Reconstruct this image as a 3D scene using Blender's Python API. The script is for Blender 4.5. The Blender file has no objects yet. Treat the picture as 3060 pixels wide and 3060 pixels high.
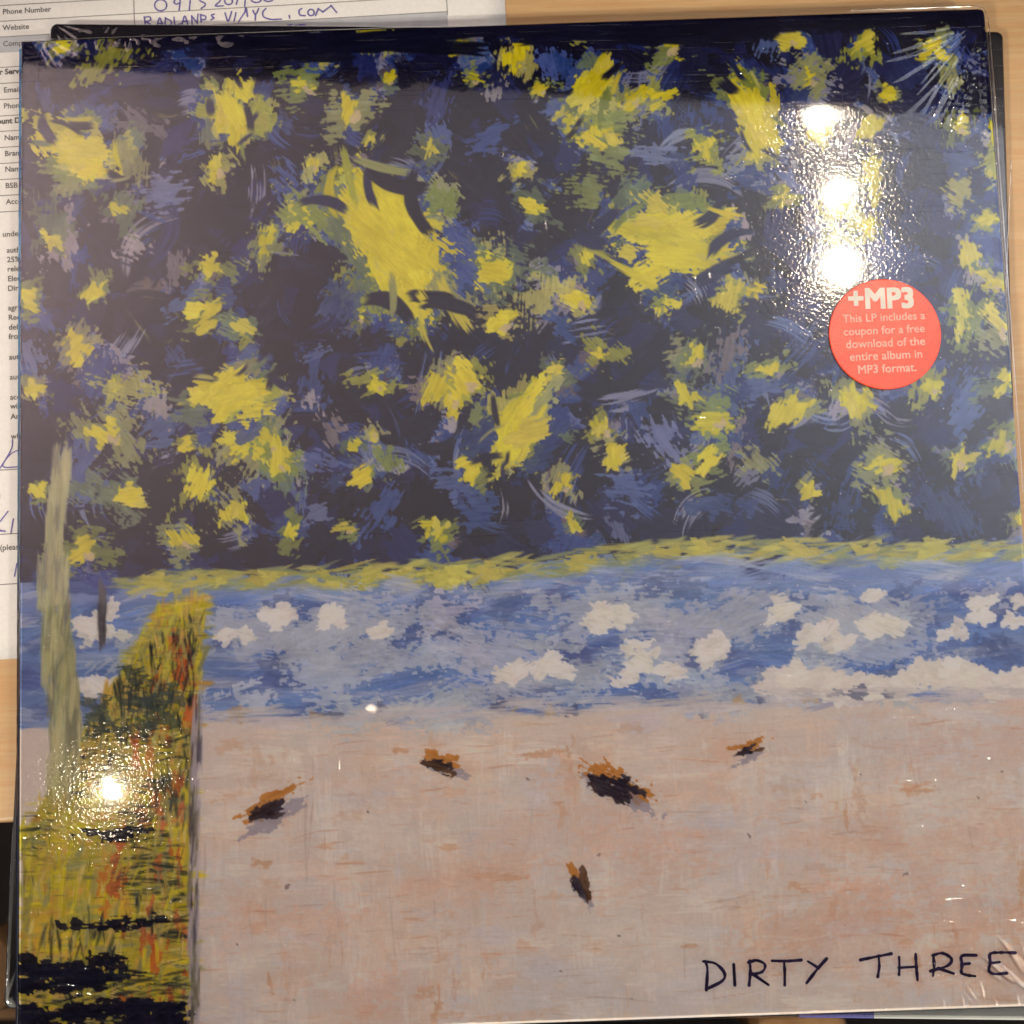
import bpy, math, random
import numpy as np
from mathutils import Vector, Matrix, Euler

# ------------------------------------------------------------------ camera, world, exposure
scn = bpy.context.scene
COL = scn.collection
ZT = 0.0092                       # height of the front of the top sleeve above the desk
F = 2800.0                        # focal length in photo pixels (photo is 3060 wide)
CAMP = Vector((-0.0026, -0.0233, 0.2937 + ZT))
CAMR = Euler((0.0718, 0.0020, -0.0340), 'XYZ')
cam = bpy.data.cameras.new('camera')
camo = bpy.data.objects.new('camera', cam); COL.objects.link(camo)
camo.location = CAMP; camo.rotation_euler = CAMR
cam.sensor_width = 36; cam.lens = F / 3060 * 36
cam.clip_start = 0.01; cam.clip_end = 50
cam.dof.use_dof = True; cam.dof.focus_distance = 0.292; cam.dof.aperture_fstop = 11
scn.camera = camo
w = bpy.data.worlds.new('World'); scn.world = w; w.use_nodes = True
w.node_tree.nodes['Background'].inputs[0].default_value = (0.9, 0.95, 1.0, 1)
w.node_tree.nodes['Background'].inputs[1].default_value = 0.12
scn.view_settings.view_transform = 'Standard'; scn.view_settings.look = 'None'
scn.view_settings.exposure = 0; scn.view_settings.gamma = 1
scn.cycles.transparent_max_bounces = 16

CM = CAMR.to_matrix()
def P(px, py, z=0.0):             # a photo pixel on the level plane z
    d = CM @ Vector(((px - 1530) / F, -(py - 1530) / F, -1))
    t = (z - CAMP.z) / d.z
    return CAMP + d * t
def mirror(px, py, H):            # where a lamp at height H must hang to be mirrored there
    p = P(px, py, ZT)
    d = p - CAMP
    t = (H - ZT) / -d.z
    return Vector((p.x + d.x * t, p.y + d.y * t, H))

# ------------------------------------------------------------------ lamps (room lighting)
H_CEIL = 1.50
def light(name, loc, rot, size, power, col, shape='DISK', size_y=None, spread=None):
    l = bpy.data.lights.new(name, 'AREA'); l.shape = shape; l.size = size
    if size_y: l.size_y = size_y
    l.energy = power; l.color = col
    if spread: l.spread = spread
    o = bpy.data.objects.new(name, l); COL.objects.link(o)
    o.location = loc; o.rotation_euler = rot
    return o
SPOTS = [(2460, 333, .031, 2.2), (2505, 577, .032, 2.5), (2510, 806, .037, 3.0), (333, 2355, .026, 1.15), (1112, 2128, .010, .0025)]
LAMPS = []
for (x, y, s, e) in SPOTS:
    p = mirror(x, y, H_CEIL - .06)
    c = (1, .82, .60) if e > .1 else (1, .45, .2)
    LAMPS.append((light('spot_bulb_light', p, (0, 0, 0), s, e, c), p, s))
# added unseen lights brighten the ceiling: warm at the left, cooler at the right
light('ceiling_fill_warm', (-1.4, .75, .75), (math.radians(180), math.radians(18), 0), .5, 27, (1, .74, .72), 'SQUARE')
light('ceiling_fill_cool', (1.5, .55, .70), (0, math.radians(160), 0), .8, 36, (.80, .86, 1), 'SQUARE')
def spotlight(name, loc, aim, deg, blend, power, col, rad):
    l = bpy.data.lights.new(name, 'SPOT'); l.energy = power; l.color = col; l.spot_size = math.radians(deg); l.spot_blend = blend; l.shadow_soft_size = rad
    o = bpy.data.objects.new(name, l); COL.objects.link(o); o.location = loc
    o.rotation_euler = (Vector(aim) - Vector(loc)).to_track_quat('-Z', 'Y').to_euler(); return o
BEAMS = [((-1.15, -1.05, H_CEIL - .09), (-.13, -.13, 0)), ((1.05, -1.25, H_CEIL - .09), (.20, -.13, 0))]
BEAML = [spotlight('added_spot_light', a_, b_, 18.5, .45, 97, (1, .91, .74), .05) for a_, b_ in BEAMS]  # added unseen spots for the main light; cone edges dim the desk's far side

# ------------------------------------------------------------------ material helpers
def s2l(c):
    c = np.asarray(c, float) / 255
    return np.where(c <= .04045, c / 12.92, ((c + .055) / 1.055) ** 2.4)
def C4(r, g, b): return tuple(float(v) for v in s2l((r, g, b))) + (1,)
class Mat:
    def __init__(s, name):
        s.m = bpy.data.materials.new(name); s.m.use_nodes = True
        s.n = s.m.node_tree.nodes; s.l = s.m.node_tree.links
        s.b = s.n['Principled BSDF']; s.out = s.n['Material Output']
    def node(s, t, **k):
        n = s.n.new(t)
        for a, v in k.items():
            if a.startswith('i_'): n.inputs[a[2:].replace('_', ' ')].default_value = v
            else: setattr(n, a, v)
        return n
    def link(s, a, b): s.l.new(a, b)
    def coord(s, scale=(1, 1, 1), rot=(0, 0, 0)):
        t = s.node('ShaderNodeTexCoord'); m = s.node('ShaderNodeMapping')
        m.inputs['Scale'].default_value = scale; m.inputs['Rotation'].default_value = rot
        s.link(t.outputs['Object'], m.inputs[0]); return m.outputs[0]
    def noise(s, vec, scale, detail=3, rough=.5, dist=0):
        n = s.node('ShaderNodeTexNoise'); n.inputs['Scale'].default_value = scale
        n.inputs['Detail'].default_value = detail; n.inputs['Roughness'].default_value = rough
        n.inputs['Distortion'].default_value = dist
        s.link(vec, n.inputs['Vector']); return n.outputs['Fac']
    def ramp(s, fac, stops):
        r = s.node('ShaderNodeValToRGB'); e = r.color_ramp.elements
        while len(e) < len(stops): e.new(.5)
        for k, (p, c) in enumerate(stops): e[k].position = p; e[k].color = c
        s.link(fac, r.inputs[0]); return r.outputs[0]
    def mix(s, fac, a, b, mode='MIX'):
        m = s.node('ShaderNodeMix', data_type='RGBA', blend_type=mode)
        for i, v in ((0, fac), (6, a), (7, b)):
            if isinstance(v, (int, float, tuple)): m.inputs[i].default_value = v
            else: s.link(v, m.inputs[i])
        return m.outputs[2]
    def bump(s, h, strength, dist):
        b = s.node('ShaderNodeBump'); b.inputs['Strength'].default_value = strength
        b.inputs['Distance'].default_value = dist
        s.link(h, b.inputs['Height']); return b.outputs[0]
    def base(s, v): 
        if isinstance(v, tuple): s.b.inputs['Base Color'].default_value = v
        else: s.link(v, s.b.inputs['Base Color'])
    def rough(s, v): s.b.inputs['Roughness'].default_value = v

def plain(name, col, rough=.6, spec=.5, nscale=200, var=.08):
    m = Mat(name); v = m.coord()
    n = m.noise(v, nscale, 4)
    c1 = tuple(max(0, x * (1 - var)) for x in col[:3]) + (1,); c2 = tuple(min(1, x * (1 + var)) for x in col[:3]) + (1,)
    m.base(m.ramp(n, [(.3, c1), (.7, c2)])); m.rough(rough); m.b.inputs['Specular IOR Level'].default_value = spec
    return m.m

# ------------------------------------------------------------------ mesh helpers
def mesh(name, V, Fc, mat, parent=None, smooth=False, loc=None):
    me = bpy.data.meshes.new(name)
    me.from_pydata([tuple(v) for v in V], [], [tuple(f) for f in Fc]); me.update()
    if smooth: me.polygons.foreach_set('use_smooth', [True] * len(me.polygons))
    me.materials.append(mat)
    o = bpy.data.objects.new(name, me); COL.objects.link(o)
    if parent: o.parent = parent
    if loc is not None: o.location = loc
    return o
def grid_mesh(name, X, Y, Z, mat, parent=None, col=None, smooth=True):
    ny, nx = X.shape
    V = np.stack([X, Y, Z], -1).reshape(-1, 3).astype(np.float32)
    idx = np.arange(nx * ny).reshape(ny, nx)
    q = np.stack([idx[:-1, :-1], idx[1:, :-1], idx[1:, 1:], idx[:-1, 1:]], -1).reshape(-1, 4)
    me = bpy.data.meshes.new(name)
    me.vertices.add(len(V)); me.vertices.foreach_set('co', V.ravel())
    me.loops.add(q.size); me.loops.foreach_set('vertex_index', q.ravel().astype(np.int32))
    me.polygons.add(len(q)); me.polygons.foreach_set('loop_start', (np.arange(len(q)) * 4).astype(np.int32))
    me.polygons.foreach_set('use_smooth', np.full(len(q), smooth))
    me.update(calc_edges=True)
    if col is not None:
        a = me.color_attributes.new('paint', 'FLOAT_COLOR', 'POINT')
        c = np.ones((len(V), 4), np.float32); c[:, :3] = col.reshape(-1, 3)
        a.data.foreach_set('color', c.ravel())
    me.materials.append(mat)
    o = bpy.data.objects.new(name, me); COL.objects.link(o)
    if parent: o.parent = parent
    return o
def box(name, x0, x1, y0, y1, z0, z1, mat, parent=None, bev=0, rot=0):
    V = [(x, y, z) for z in (z0, z1) for y in (y0, y1) for x in (x0, x1)]
    if rot:
        cx, cy = (x0 + x1) / 2, (y0 + y1) / 2; c, s = math.cos(rot), math.sin(rot)
        V = [(cx + (x - cx) * c - (y - cy) * s, cy + (x - cx) * s + (y - cy) * c, z) for x, y, z in V]
    o = mesh(name, V, [(0, 2, 3, 1), (4, 5, 7, 6), (0, 1, 5, 4), (2, 6, 7, 3), (0, 4, 6, 2), (1, 3, 7, 5)], mat, parent)
    if bev:
        b = o.modifiers.new('bevel', 'BEVEL'); b.width = bev; b.segments = 3
    return o
def empty(name, loc=(0, 0, 0), rz=0):
    o = bpy.data.objects.new(name, None); COL.objects.link(o); o.location = loc; o.rotation_euler = (0, 0, rz)
    o.empty_display_size = .05
    return o
def tag(o, label=None, cat=None, group=None, kind=None):
    if label: o['label'] = label
    if cat: o['category'] = cat
    if group: o['group'] = group
    if kind: o['kind'] = kind
    return o

def smooth_line(pts, n=4):        # Catmull-Rom through the points
    if len(pts) < 3: return [Vector(p) for p in pts]
    p = [Vector(q) for q in pts]; p = [p[0] * 2 - p[1]] + p + [p[-1] * 2 - p[-2]]
    out = []
    for i in range(1, len(p) - 2):
        for k in range(n):
            t = k / n
            out.append(.5 * ((2 * p[i]) + (p[i + 1] - p[i - 1]) * t + (2 * p[i - 1] - 5 * p[i] + 4 * p[i + 1] - p[i + 2]) * t * t
                             + (3 * p[i] - p[i - 1] - 3 * p[i + 1] + p[i + 2]) * t ** 3))
    out.append(p[-2]); return out
def ribbons(name, lines, width, z, mat, parent, sm=True, jitter=.12, seed=1):
    rnd = random.Random(seed); V = []; Fc = []
    for li, ln in enumerate(lines):
        zz = z + li * 2e-6
        q = smooth_line([(a.x, a.y, 0) for a in ln]) if sm else [Vector((a.x, a.y, 0)) for a in ln]
        b = len(V)
        for i, p in enumerate(q):
            d = (q[min(i + 1, len(q) - 1)] - q[max(i - 1, 0)])
            d = d.normalized() if d.length > 0 else Vector((1, 0, 0))
            nrm = Vector((-d.y, d.x, 0)); hw = width / 2 * (1 + rnd.uniform(-jitter, jitter))
            if i == 0: p = p - d * width * .3
            if i == len(q) - 1: p = p + d * width * .3
            V += [(p.x + nrm.x * hw, p.y + nrm.y * hw, zz), (p.x - nrm.x * hw, p.y - nrm.y * hw, zz)]
        for i in range(len(q) - 1):
            k = b + 2 * i; Fc.append((k, k + 1, k + 3, k + 2))
        for i in (0, len(q) - 1):     # round ends
            c = (Vector(V[b + 2 * i]) + Vector(V[b + 2 * i + 1])) / 2; s = len(V)
            r = (Vector(V[b + 2 * i]) - c).length
            V += [(c.x + r * math.cos(a), c.y + r * math.sin(a), zz + 1e-6) for a in [k * math.pi / 4 for k in range(8)]]
            Fc.append(tuple(range(s, s + 8)))
    return mesh(name, V, Fc, mat, parent)

TEXTS = []
def text(name, body, p, ang, mat, parent, size=None, width=None, align='LEFT', bold=0, z=0):
    c = bpy.data.curves.new(name, 'FONT'); c.body = body; c.size = size or 1; c.align_x = align
    c.offset = bold; c.resolution_u = 3
    o = bpy.data.objects.new(name + '_curve', c); COL.objects.link(o)
    TEXTS.append((name, o, Vector((p.x, p.y, z)), ang, mat, parent, width, align))
def flush_texts():
    bpy.context.view_layer.update()
    dg = bpy.context.evaluated_depsgraph_get()
    for (name, o, p, ang, mat, parent, width, align) in TEXTS:
        me = bpy.data.meshes.new_from_object(o.evaluated_get(dg))
        co = np.empty(len(me.vertices) * 3); me.vertices.foreach_get('co', co); co = co.reshape(-1, 3)
        if width:
            k = width / (co[:, 0].max() - co[:, 0].min()); co *= k
        c, s = math.cos(ang), math.sin(ang)
        x = co[:, 0] * c - co[:, 1] * s + p.x; y = co[:, 0] * s + co[:, 1] * c + p.y
        me.vertices.foreach_set('co', np.stack([x, y, np.full_like(x, p.z)], 1).ravel())
        me.materials.clear(); me.materials.append(mat); me.name = name; me.update()
        n = bpy.data.objects.new(name, me); COL.objects.link(n); n.parent = parent
        bpy.data.objects.remove(o)

# ------------------------------------------------------------------ room: floor, walls, ceiling
def sheet(name, V, mat):
    o = mesh(name, V, [(0, 1, 2, 3)], mat); o['kind'] = 'structure'; return o
m_floor = plain('dark_floor', (.022, .014, .010, 1), .5)
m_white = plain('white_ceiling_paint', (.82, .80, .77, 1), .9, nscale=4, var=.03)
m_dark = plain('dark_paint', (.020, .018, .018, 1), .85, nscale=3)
sheet('floor', [(-2.2, -2.2, -.74), (2.2, -2.2, -.74), (2.2, 1.4, -.74), (-2.2, 1.4, -.74)], m_floor)
# white ceiling ends at an added dark part standing in for the viewer's reflection
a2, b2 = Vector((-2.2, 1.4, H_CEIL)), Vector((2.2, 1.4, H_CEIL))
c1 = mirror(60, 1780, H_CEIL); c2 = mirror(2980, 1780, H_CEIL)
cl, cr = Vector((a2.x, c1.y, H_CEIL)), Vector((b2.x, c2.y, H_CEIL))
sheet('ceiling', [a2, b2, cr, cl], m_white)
sheet('added_dark_ceiling', [(cl.x, cl.y, H_CEIL), (cr.x, cr.y, H_CEIL), (cr.x, -2.2, H_CEIL), (cl.x, -2.2, H_CEIL)], m_dark)
sheet('wall', [(-2.2, 1.4, -.74), (2.2, 1.4, -.74), (2.2, 1.4, H_CEIL), (-2.2, 1.4, H_CEIL)], m_dark)

m_black = plain('black_lamp_metal', (.02, .02, .02, 1), .4)
m_bulb = Mat('bulb_glass'); m_bulb.base((1, .85, .6, 1)); m_bulb.b.inputs['Emission Color'].default_value = (1, .82, .6, 1); m_bulb.b.inputs['Emission Strength'].default_value = 60
def cyl(name, p, r, z0, z1, mat, parent, r2=None, cap=True, n=24):
    r2 = r if r2 is None else r2
    V = [(p.x + r * math.cos(k * 2 * math.pi / n), p.y + r * math.sin(k * 2 * math.pi / n), z0) for k in range(n)]
    V += [(p.x + r2 * math.cos(k * 2 * math.pi / n), p.y + r2 * math.sin(k * 2 * math.pi / n), z1) for k in range(n)]
    Fc = [(k, (k + 1) % n, n + (k + 1) % n, n + k) for k in range(n)]
    if cap: Fc += [tuple(range(n, 2 * n))]
    return mesh(name, V, Fc, mat, parent, True)
where = ['mirrored highest above the sticker', 'mirrored between the two other lamps', 'mirrored just above the red sticker', 'mirrored in the yellow lower left of the sleeve', 'tiny and dim, mirrored at the middle of the sleeve']
for i, (lo, p, s) in enumerate(LAMPS):
    t = tag(empty('spot_lamp', (0, 0, 0)), 'small warm ceiling spot lamp, ' + where[i], 'lamp', 'ceiling spot lamps')
    cyl('lamp_shade', p, s / 2 + .006, p.z - .004, H_CEIL - .001, m_black, t, s / 2 + .012)
    bulb = cyl('bulb', p, s / 2 * .9, p.z + .006, p.z + .008, m_bulb.m, t)
    lo.parent = t

# ------------------------------------------------------------------ desk
m = Mat('desk_wood')
v = m.coord((1, 9, 1)); n1 = m.noise(v, 9, 6, .6, .6)
v2 = m.coord((6, 160, 1)); n2 = m.noise(v2, 12, 4, .65)
v3 = m.coord((3, 70, 1)); n3 = m.noise(v3, 9, 3, .5, .3)
c = m.ramp(n1, [(.25, (.45, .280, .125, 1)), (.5, (.54, .350, .17, 1)), (.75, (.60, .41, .21, 1))])
c = m.mix(m.ramp(n3, [(.35, (1, 1, 1, 1)), (.62, (0, 0, 0, 1))]), c, (.52, .30, .13, 1))
c = m.mix(m.ramp(n2, [(.55, (0, 0, 0, 1)), (.78, (.55, .55, .55, 1))]), c, (.36, .19, .08, 1))
m.base(c); m.rough(.38); m.link(m.bump(n2, .25, .0003), m.b.inputs['Normal'])
M_WOOD = m.m
edge = P(15, 2462, 0)
desk = tag(empty('wooden_desk', (0, edge.y, 0)), 'light maple desk under the pile of record sleeves and paper', 'desk')
def sub(o): o.location = o.location - desk.location; return o
top = box('desk_top', -.62, .62, edge.y, .52, -.025, 0, M_WOOD, desk, .002); sub(top)
for sx in (-.57, .57):
    for yy in (edge.y + .05, .47): sub(box('leg', sx - .025, sx + .025, yy - .025, yy + .025, -.74, -.025, M_WOOD, desk, .003))

for lo, (p_, q_), nm in zip(BEAML, BEAMS, ('left', 'right')):
    t = tag(empty('added_spot'), 'added unseen warm spot behind the viewer on the ' + nm, 'lamp', 'added unseen spots')
    cyl('lamp_shade', Vector(p_), .075, p_[2] + .02, H_CEIL - .001, m_black, t, .05)
    lo.parent = t
# dark screen at the back of the desk: its top edge is mirrored across the top of the sleeve
zs = .24
a = mirror(60, 196, zs); b = mirror(2940, 356, zs); d = (b - a); a = a - d * .35; b = b + d * .35; d = (b - a).normalized(); nn_ = Vector((-d.y, d.x, 0)) * .02
scr = tag(empty('desk_screen', (0, (a.y + b.y) / 2, 0)), 'dark low screen along the back of the desk, mirrored as the dark top band', 'screen')
def vbox(name, a, b, n_, z0, z1, mat, par):
    V = [Vector((p.x, p.y, z)) - par.location for z in (z0, z1) for p in (a, b, b + n_, a + n_)]
    return mesh(name, V, [(3, 2, 1, 0), (4, 5, 6, 7), (0, 1, 5, 4), (1, 2, 6, 5), (2, 3, 7, 6), (3, 0, 4, 7)], mat, par)
m_felt = plain('dark_felt', (.012, .011, .014, 1), .9)
vbox('panel', a, b, nn_, .012, zs, m_felt, scr)
for q_ in (.12, .88):
    c_ = a.lerp(b, q_) - nn_ * 1.5; vbox('foot', c_, c_ + d * .04, nn_ * 4, 0, .0118, m_black, scr)

# ------------------------------------------------------------------ chair, out of focus below the desk edge
m = Mat('chair_wood'); n1 = m.noise(m.coord((20, 4, 20)), 4, 4)
m.base(m.ramp(n1, [(.3, (.42, .22, .09, 1)), (.7, (.60, .35, .16, 1))])); m.rough(.45); M_CH = m.m
m_cush = plain('dark_cushion', (.012, .010, .010, 1), .85)
zc = -.27
pl = P(-30, 2870, zc); pr = P(2300, 3120, zc)
chair = tag(empty('wooden_chair', ((pl.x + pr.x) / 2, pl.y - .2, -.74)), 'wooden chair with dark seat, blurred below the desk edge', 'chair')
def subc(o): o.location = o.location - chair.location; return o
x0, x1 = pl.x - .02, pr.x + .02
subc(box('seat', x0 + .03, x1 - .03, pl.y - .42, pl.y - .055, zc - .03, zc + .012, m_cush, chair, .01))
for xx in (x0, x1):
    subc(box('side_rail', xx - .03, xx + .03, pl.y - (.035 if xx == x0 else .42), pl.y + (.012 if xx == x0 else -.05), zc - .035, zc + .0, M_CH, chair, .012))
    for yy in (pl.y - .40, pl.y - .03 - (.05 if xx == x1 else 0)):
        subc(box('leg', xx - .022, xx + .022, yy - .022, yy + .022, -.74, zc - .036, M_CH, chair, .006))

# ------------------------------------------------------------------ paper form
m = Mat('form_paper'); n1 = m.noise(m.coord(), 900, 3)
m.base(m.ramp(n1, [(.3, (.74, .72, .70, 1)), (.7, (.79, .77, .75, 1))])); m.rough(.75); M_PAPER = m.m
M_INK = plain('printed_black_ink', (.11, .10, .10, 1), .6)
M_RULE = plain('printed_grey_rule', (.20, .19, .19, 1), .6)
M_TINT = plain('printed_grey_tint', (.47, .48, .51, 1), .75)
M_PEN = plain('blue_violet_pen', (.13, .11, .36, 1), .5)
ZP = .0003
form = tag(empty('paper_form', P(600, 900, 0)), 'white printed order form filled in with blue pen, under the sleeves', 'form')
fo = form.location.copy()
A = P(1511, 40, ZP); Bq = P(0, 1971, ZP)
r0, r1 = P(0, 64, ZP), P(1336, -12, ZP)          # a ruled line gives the paper's direction
ux = (r1 - r0).normalized(); uy = Vector((-ux.y, ux.x, 0)); fang = math.atan2(ux.y, ux.x)
wR = (A - r0).dot(ux); hB = (Bq - r0).dot(uy)
def FP(u, vv): q = r0 + ux * u + uy * vv; return q
# slightly wavy sheet with a real thickness
nu, nv = 22, 30
U = np.linspace(wR - .210, wR, nu); W_ = np.linspace(hB, hB + .297, nv)
uu, ww = np.meshgrid(U, W_)
X = r0.x + ux.x * uu + uy.x * ww; Y = r0.y + ux.y * uu + uy.y * ww
o = grid_mesh('sheet', X, Y, np.full_like(X, ZP), M_PAPER, form)
sd = o.modifiers.new('thickness', 'SOLIDIFY'); sd.thickness = .00015; sd.offset = 1
o.location = -fo
def onform(lines, name, width, mat, z, seed=3, sm=True, j=.1):
    r = ribbons(name, lines, width, z, mat, form, sm, j, seed); r.location = -fo; return r
# ruled rows: photo y at the left margin
rows = [-30, 17, 64, 111, 202, 250, 298, 347, 393, 441, 489, 537, 585, 634]
ucol = (P(401, 40, ZP) - r0).dot(ux); uend = (P(1337, 40, ZP) - r0).dot(ux); ul = wR - .198
for ry in rows:
    vv = (P(0, ry, ZP) - r0).dot(uy)
    onform([[FP(ul, vv), FP(uend, vv)]], 'ruled_line', .00028, M_RULE, ZP + .00006, j=0, sm=False)
for uq in (ucol, uend):
    onform([[FP(uq, -.001 + (P(0, 111, ZP) - r0).dot(uy)), FP(uq, .05)]], 'ruled_line', .00028, M_RULE, ZP + .00008, j=0, sm=False)
for ry in (1405, 1597, 1747):
    vv = (P(0, ry, ZP) - r0).dot(uy)
    onform([[FP(ul, vv), FP(uend, vv)]], 'ruled_line', .0003, M_RULE, ZP + .00006, j=0, sm=False)
va, vb = (P(0, 112, ZP) - r0).dot(uy), (P(0, 158, ZP) - r0).dot(uy)
q = [FP(ul, vb), FP(uend, vb), FP(uend, va), FP(ul, va)]
t_ = mesh('tinted_band', [(p.x, p.y, ZP + .00004) for p in q], [(0, 1, 2, 3)], M_TINT, form); t_.location = -fo
TX = [(8, 43, 'Phone Number', 0), (8, 91, 'Website', 0), (9, 139, 'Company', 0), (-26, 226, 'Seller Services', 1), (11, 277, 'Email', 0), (11, 325, 'Phone', 0),
      (-22, 373, 'Account Details', 1), (13, 420, 'Name', 0), (14, 467, 'Branch', 0), (15, 514, 'Name', 0), (16, 563, 'BSB', 0), (18, 611, 'Account', 0),
      (8, 708, 'undersigned', 0), (20, 756, 'authorise', 0), (21, 784, '25% of all', 0), (22, 812, 'released', 0), (23, 841, 'Electronic', 0), (23, 870, 'Direct', 0),
      (24, 928, 'agree to', 0), (25, 957, 'Records', 0), (26, 986, 'deliver', 0), (26, 1014, 'from the', 0), (27, 1075, 'authority', 0), (29, 1135, 'authority', 0),
      (30, 1195, 'account', 0), (31, 1222, 'will be', 0), (32, 1253, 'Any', 0), (33, 1312, 'when', 0), (-45, 1450, 'Signature of', 0), (-40, 1497, 'Authorised', 0), (0, 1645, '(please print)', 0)]
FIX = {'Seller Services': (-46, 'Seller Services'), 'Signature of': (-120, None), 'Authorised': (-108, None), 'Account Details': (-46, None)}
for (x, y, s, bld) in TX:
    if s in FIX: x = FIX[s][0]
    pp = P(x, y, ZP)
    text('printed_text', s, pp - fo, fang, M_INK, form, size=.00262 if not bld else .0027, bold=.012 * .0026 + (.00006 if bld else 0), z=ZP + .0001 - fo.z)
# blue pen: traced as open strokes in table metres
def T(sx, sy, ox=400, oy=0, k=1 / 2.76): return P(ox + sx * k, oy + sy * k, ZP)
pen = []
def S(*pts): pen.append([T(*p) for p in pts])
def ell(cx, cy, rx, ry, a0=0, a1=360, n=12, **kw): pen.append([T(cx + rx * math.cos(math.radians(a0 + (a1 - a0) * i / n)), cy + ry * math.sin(math.radians(a0 + (a1 - a0) * i / n))) for i in range(n + 1)])
ell(222, 45, 50, 46)
S((340, 0), (333, 22), (352, 36), (382, 25)); S((384, -20), (380, 40), (374, 82))
S((468, -10), (462, 40), (458, 84))
S((560, -30), (545, 6), (585, 28), (586, 50), (558, 70))
S((690, -20), (715, 6), (672, 50), (735, 50)); ell(782, 12, 32, 28)
S((866, -30), (846, 34)); S((922, -30), (915, 50)); ell(1010, 0, 40, 22); ell(1110, -10, 40, 24)
S((88, 145), (98, 222)); S((88, 145), (128, 140), (140, 165), (98, 182)); S((104, 182), (168, 222))
S((190, 226), (214, 148), (240, 222)); S((200, 196), (238, 194))
S((262, 152), (262, 218), (302, 208), (308, 176), (262, 152))
S((332, 146), (342, 206), (390, 198)); S((398, 208), (420, 132), (446, 200)); S((404, 178), (440, 174))
S((482, 206), (478, 136)); S((478, 136), (524, 190)); S((524, 190), (530, 120))
S((552, 124), (556, 182)); S((552, 124), (592, 136), (590, 160), (556, 164))
S((660, 120), (642, 127), (650, 142), (662, 150), (640, 164))
S((754, 112), (778, 178), (806, 102)); S((842, 110), (828, 172)); S((866, 178), (916, 104)); S((916, 104), (926, 66), (938, 134))
S((984, 92), (1004, 122), (1030, 76)); S((1004, 122), (1002, 164))
S((1088, 74), (1066, 100), (1070, 140), (1130, 162), (1214, 160)); S((1282, 134), (1286, 150))
S((1384, 74), (1364, 90), (1370, 126), (1410, 132)); ell(1462, 106, 26, 26)
S((1500, 128), (1522, 76)); S((1522, 76), (1560, 100)); S((1560, 100), (1628, 50)); S((1628, 50), (1672, 104))
S((1096, 246), (1112, 228), (1120, 250)); S((1302, 206), (1270, 212), (1290, 226), (1298, 244), (1270, 248)); S((1330, 212), (1408, 204)); S((1374, 208), (1380, 246))
onform(pen, 'handwriting', .0005, M_PEN, ZP + .00012)
k2 = 200 / 552
pen = []
def S2(*pts): pen.append([P(x * k2, 1000 + y * k2, ZP) for x, y in pts])
S2((104, 870), (100, 930), (60, 1010), (0, 1104)); S2((160, 950), (90, 985), (30, 1060), (40, 1095), (160, 1090))
S2((66, 1460), (0, 1545)); S2((-60, 1618), (40, 1620)); S2((0, 1612), (44, 1624)); S2((112, 1522), (92, 1632)); S2((140, 1890), (122, 1990))
onform(pen, 'signature', .0004, M_PEN, ZP + .00016, 8)

# ------------------------------------------------------------------ the painting on the top sleeve: loose abstract brushwork in the same colours
N = 940
rng = np.random.default_rng(7)
HALF = .1575
cv = np.zeros((N, N, 3), np.float32)                       # sRGB 0..255, row 0 = top edge
NT = rng.random((256, 256)).astype(np.float32)
def vnoise(a, b):                                          # value noise on any arrays
    a0 = np.floor(a).astype(int); b0 = np.floor(b).astype(int)
    fa = a - a0; fb = b - b0; fa = fa * fa * (3 - 2 * fa); fb = fb * fb * (3 - 2 * fb)
    g = lambda i, j: NT[i & 255, j & 255]
    return (g(a0, b0) * (1 - fa) + g(a0 + 1, b0) * fa) * (1 - fb) + (g(a0, b0 + 1) * (1 - fa) + g(a0 + 1, b0 + 1) * fa) * fb
def fbm(a, b, o=4):
    r = 0; k = 1; s = 0
    for i in range(o): r = r + vnoise(a * 2 ** i + 17 * i, b * 2 ** i + 31 * i) * k; s += k; k *= .55
    return r / s
def ss(x, a, b): t = np.clip((x - a) / (b - a), 0, 1); return t * t * (3 - 2 * t)
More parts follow.
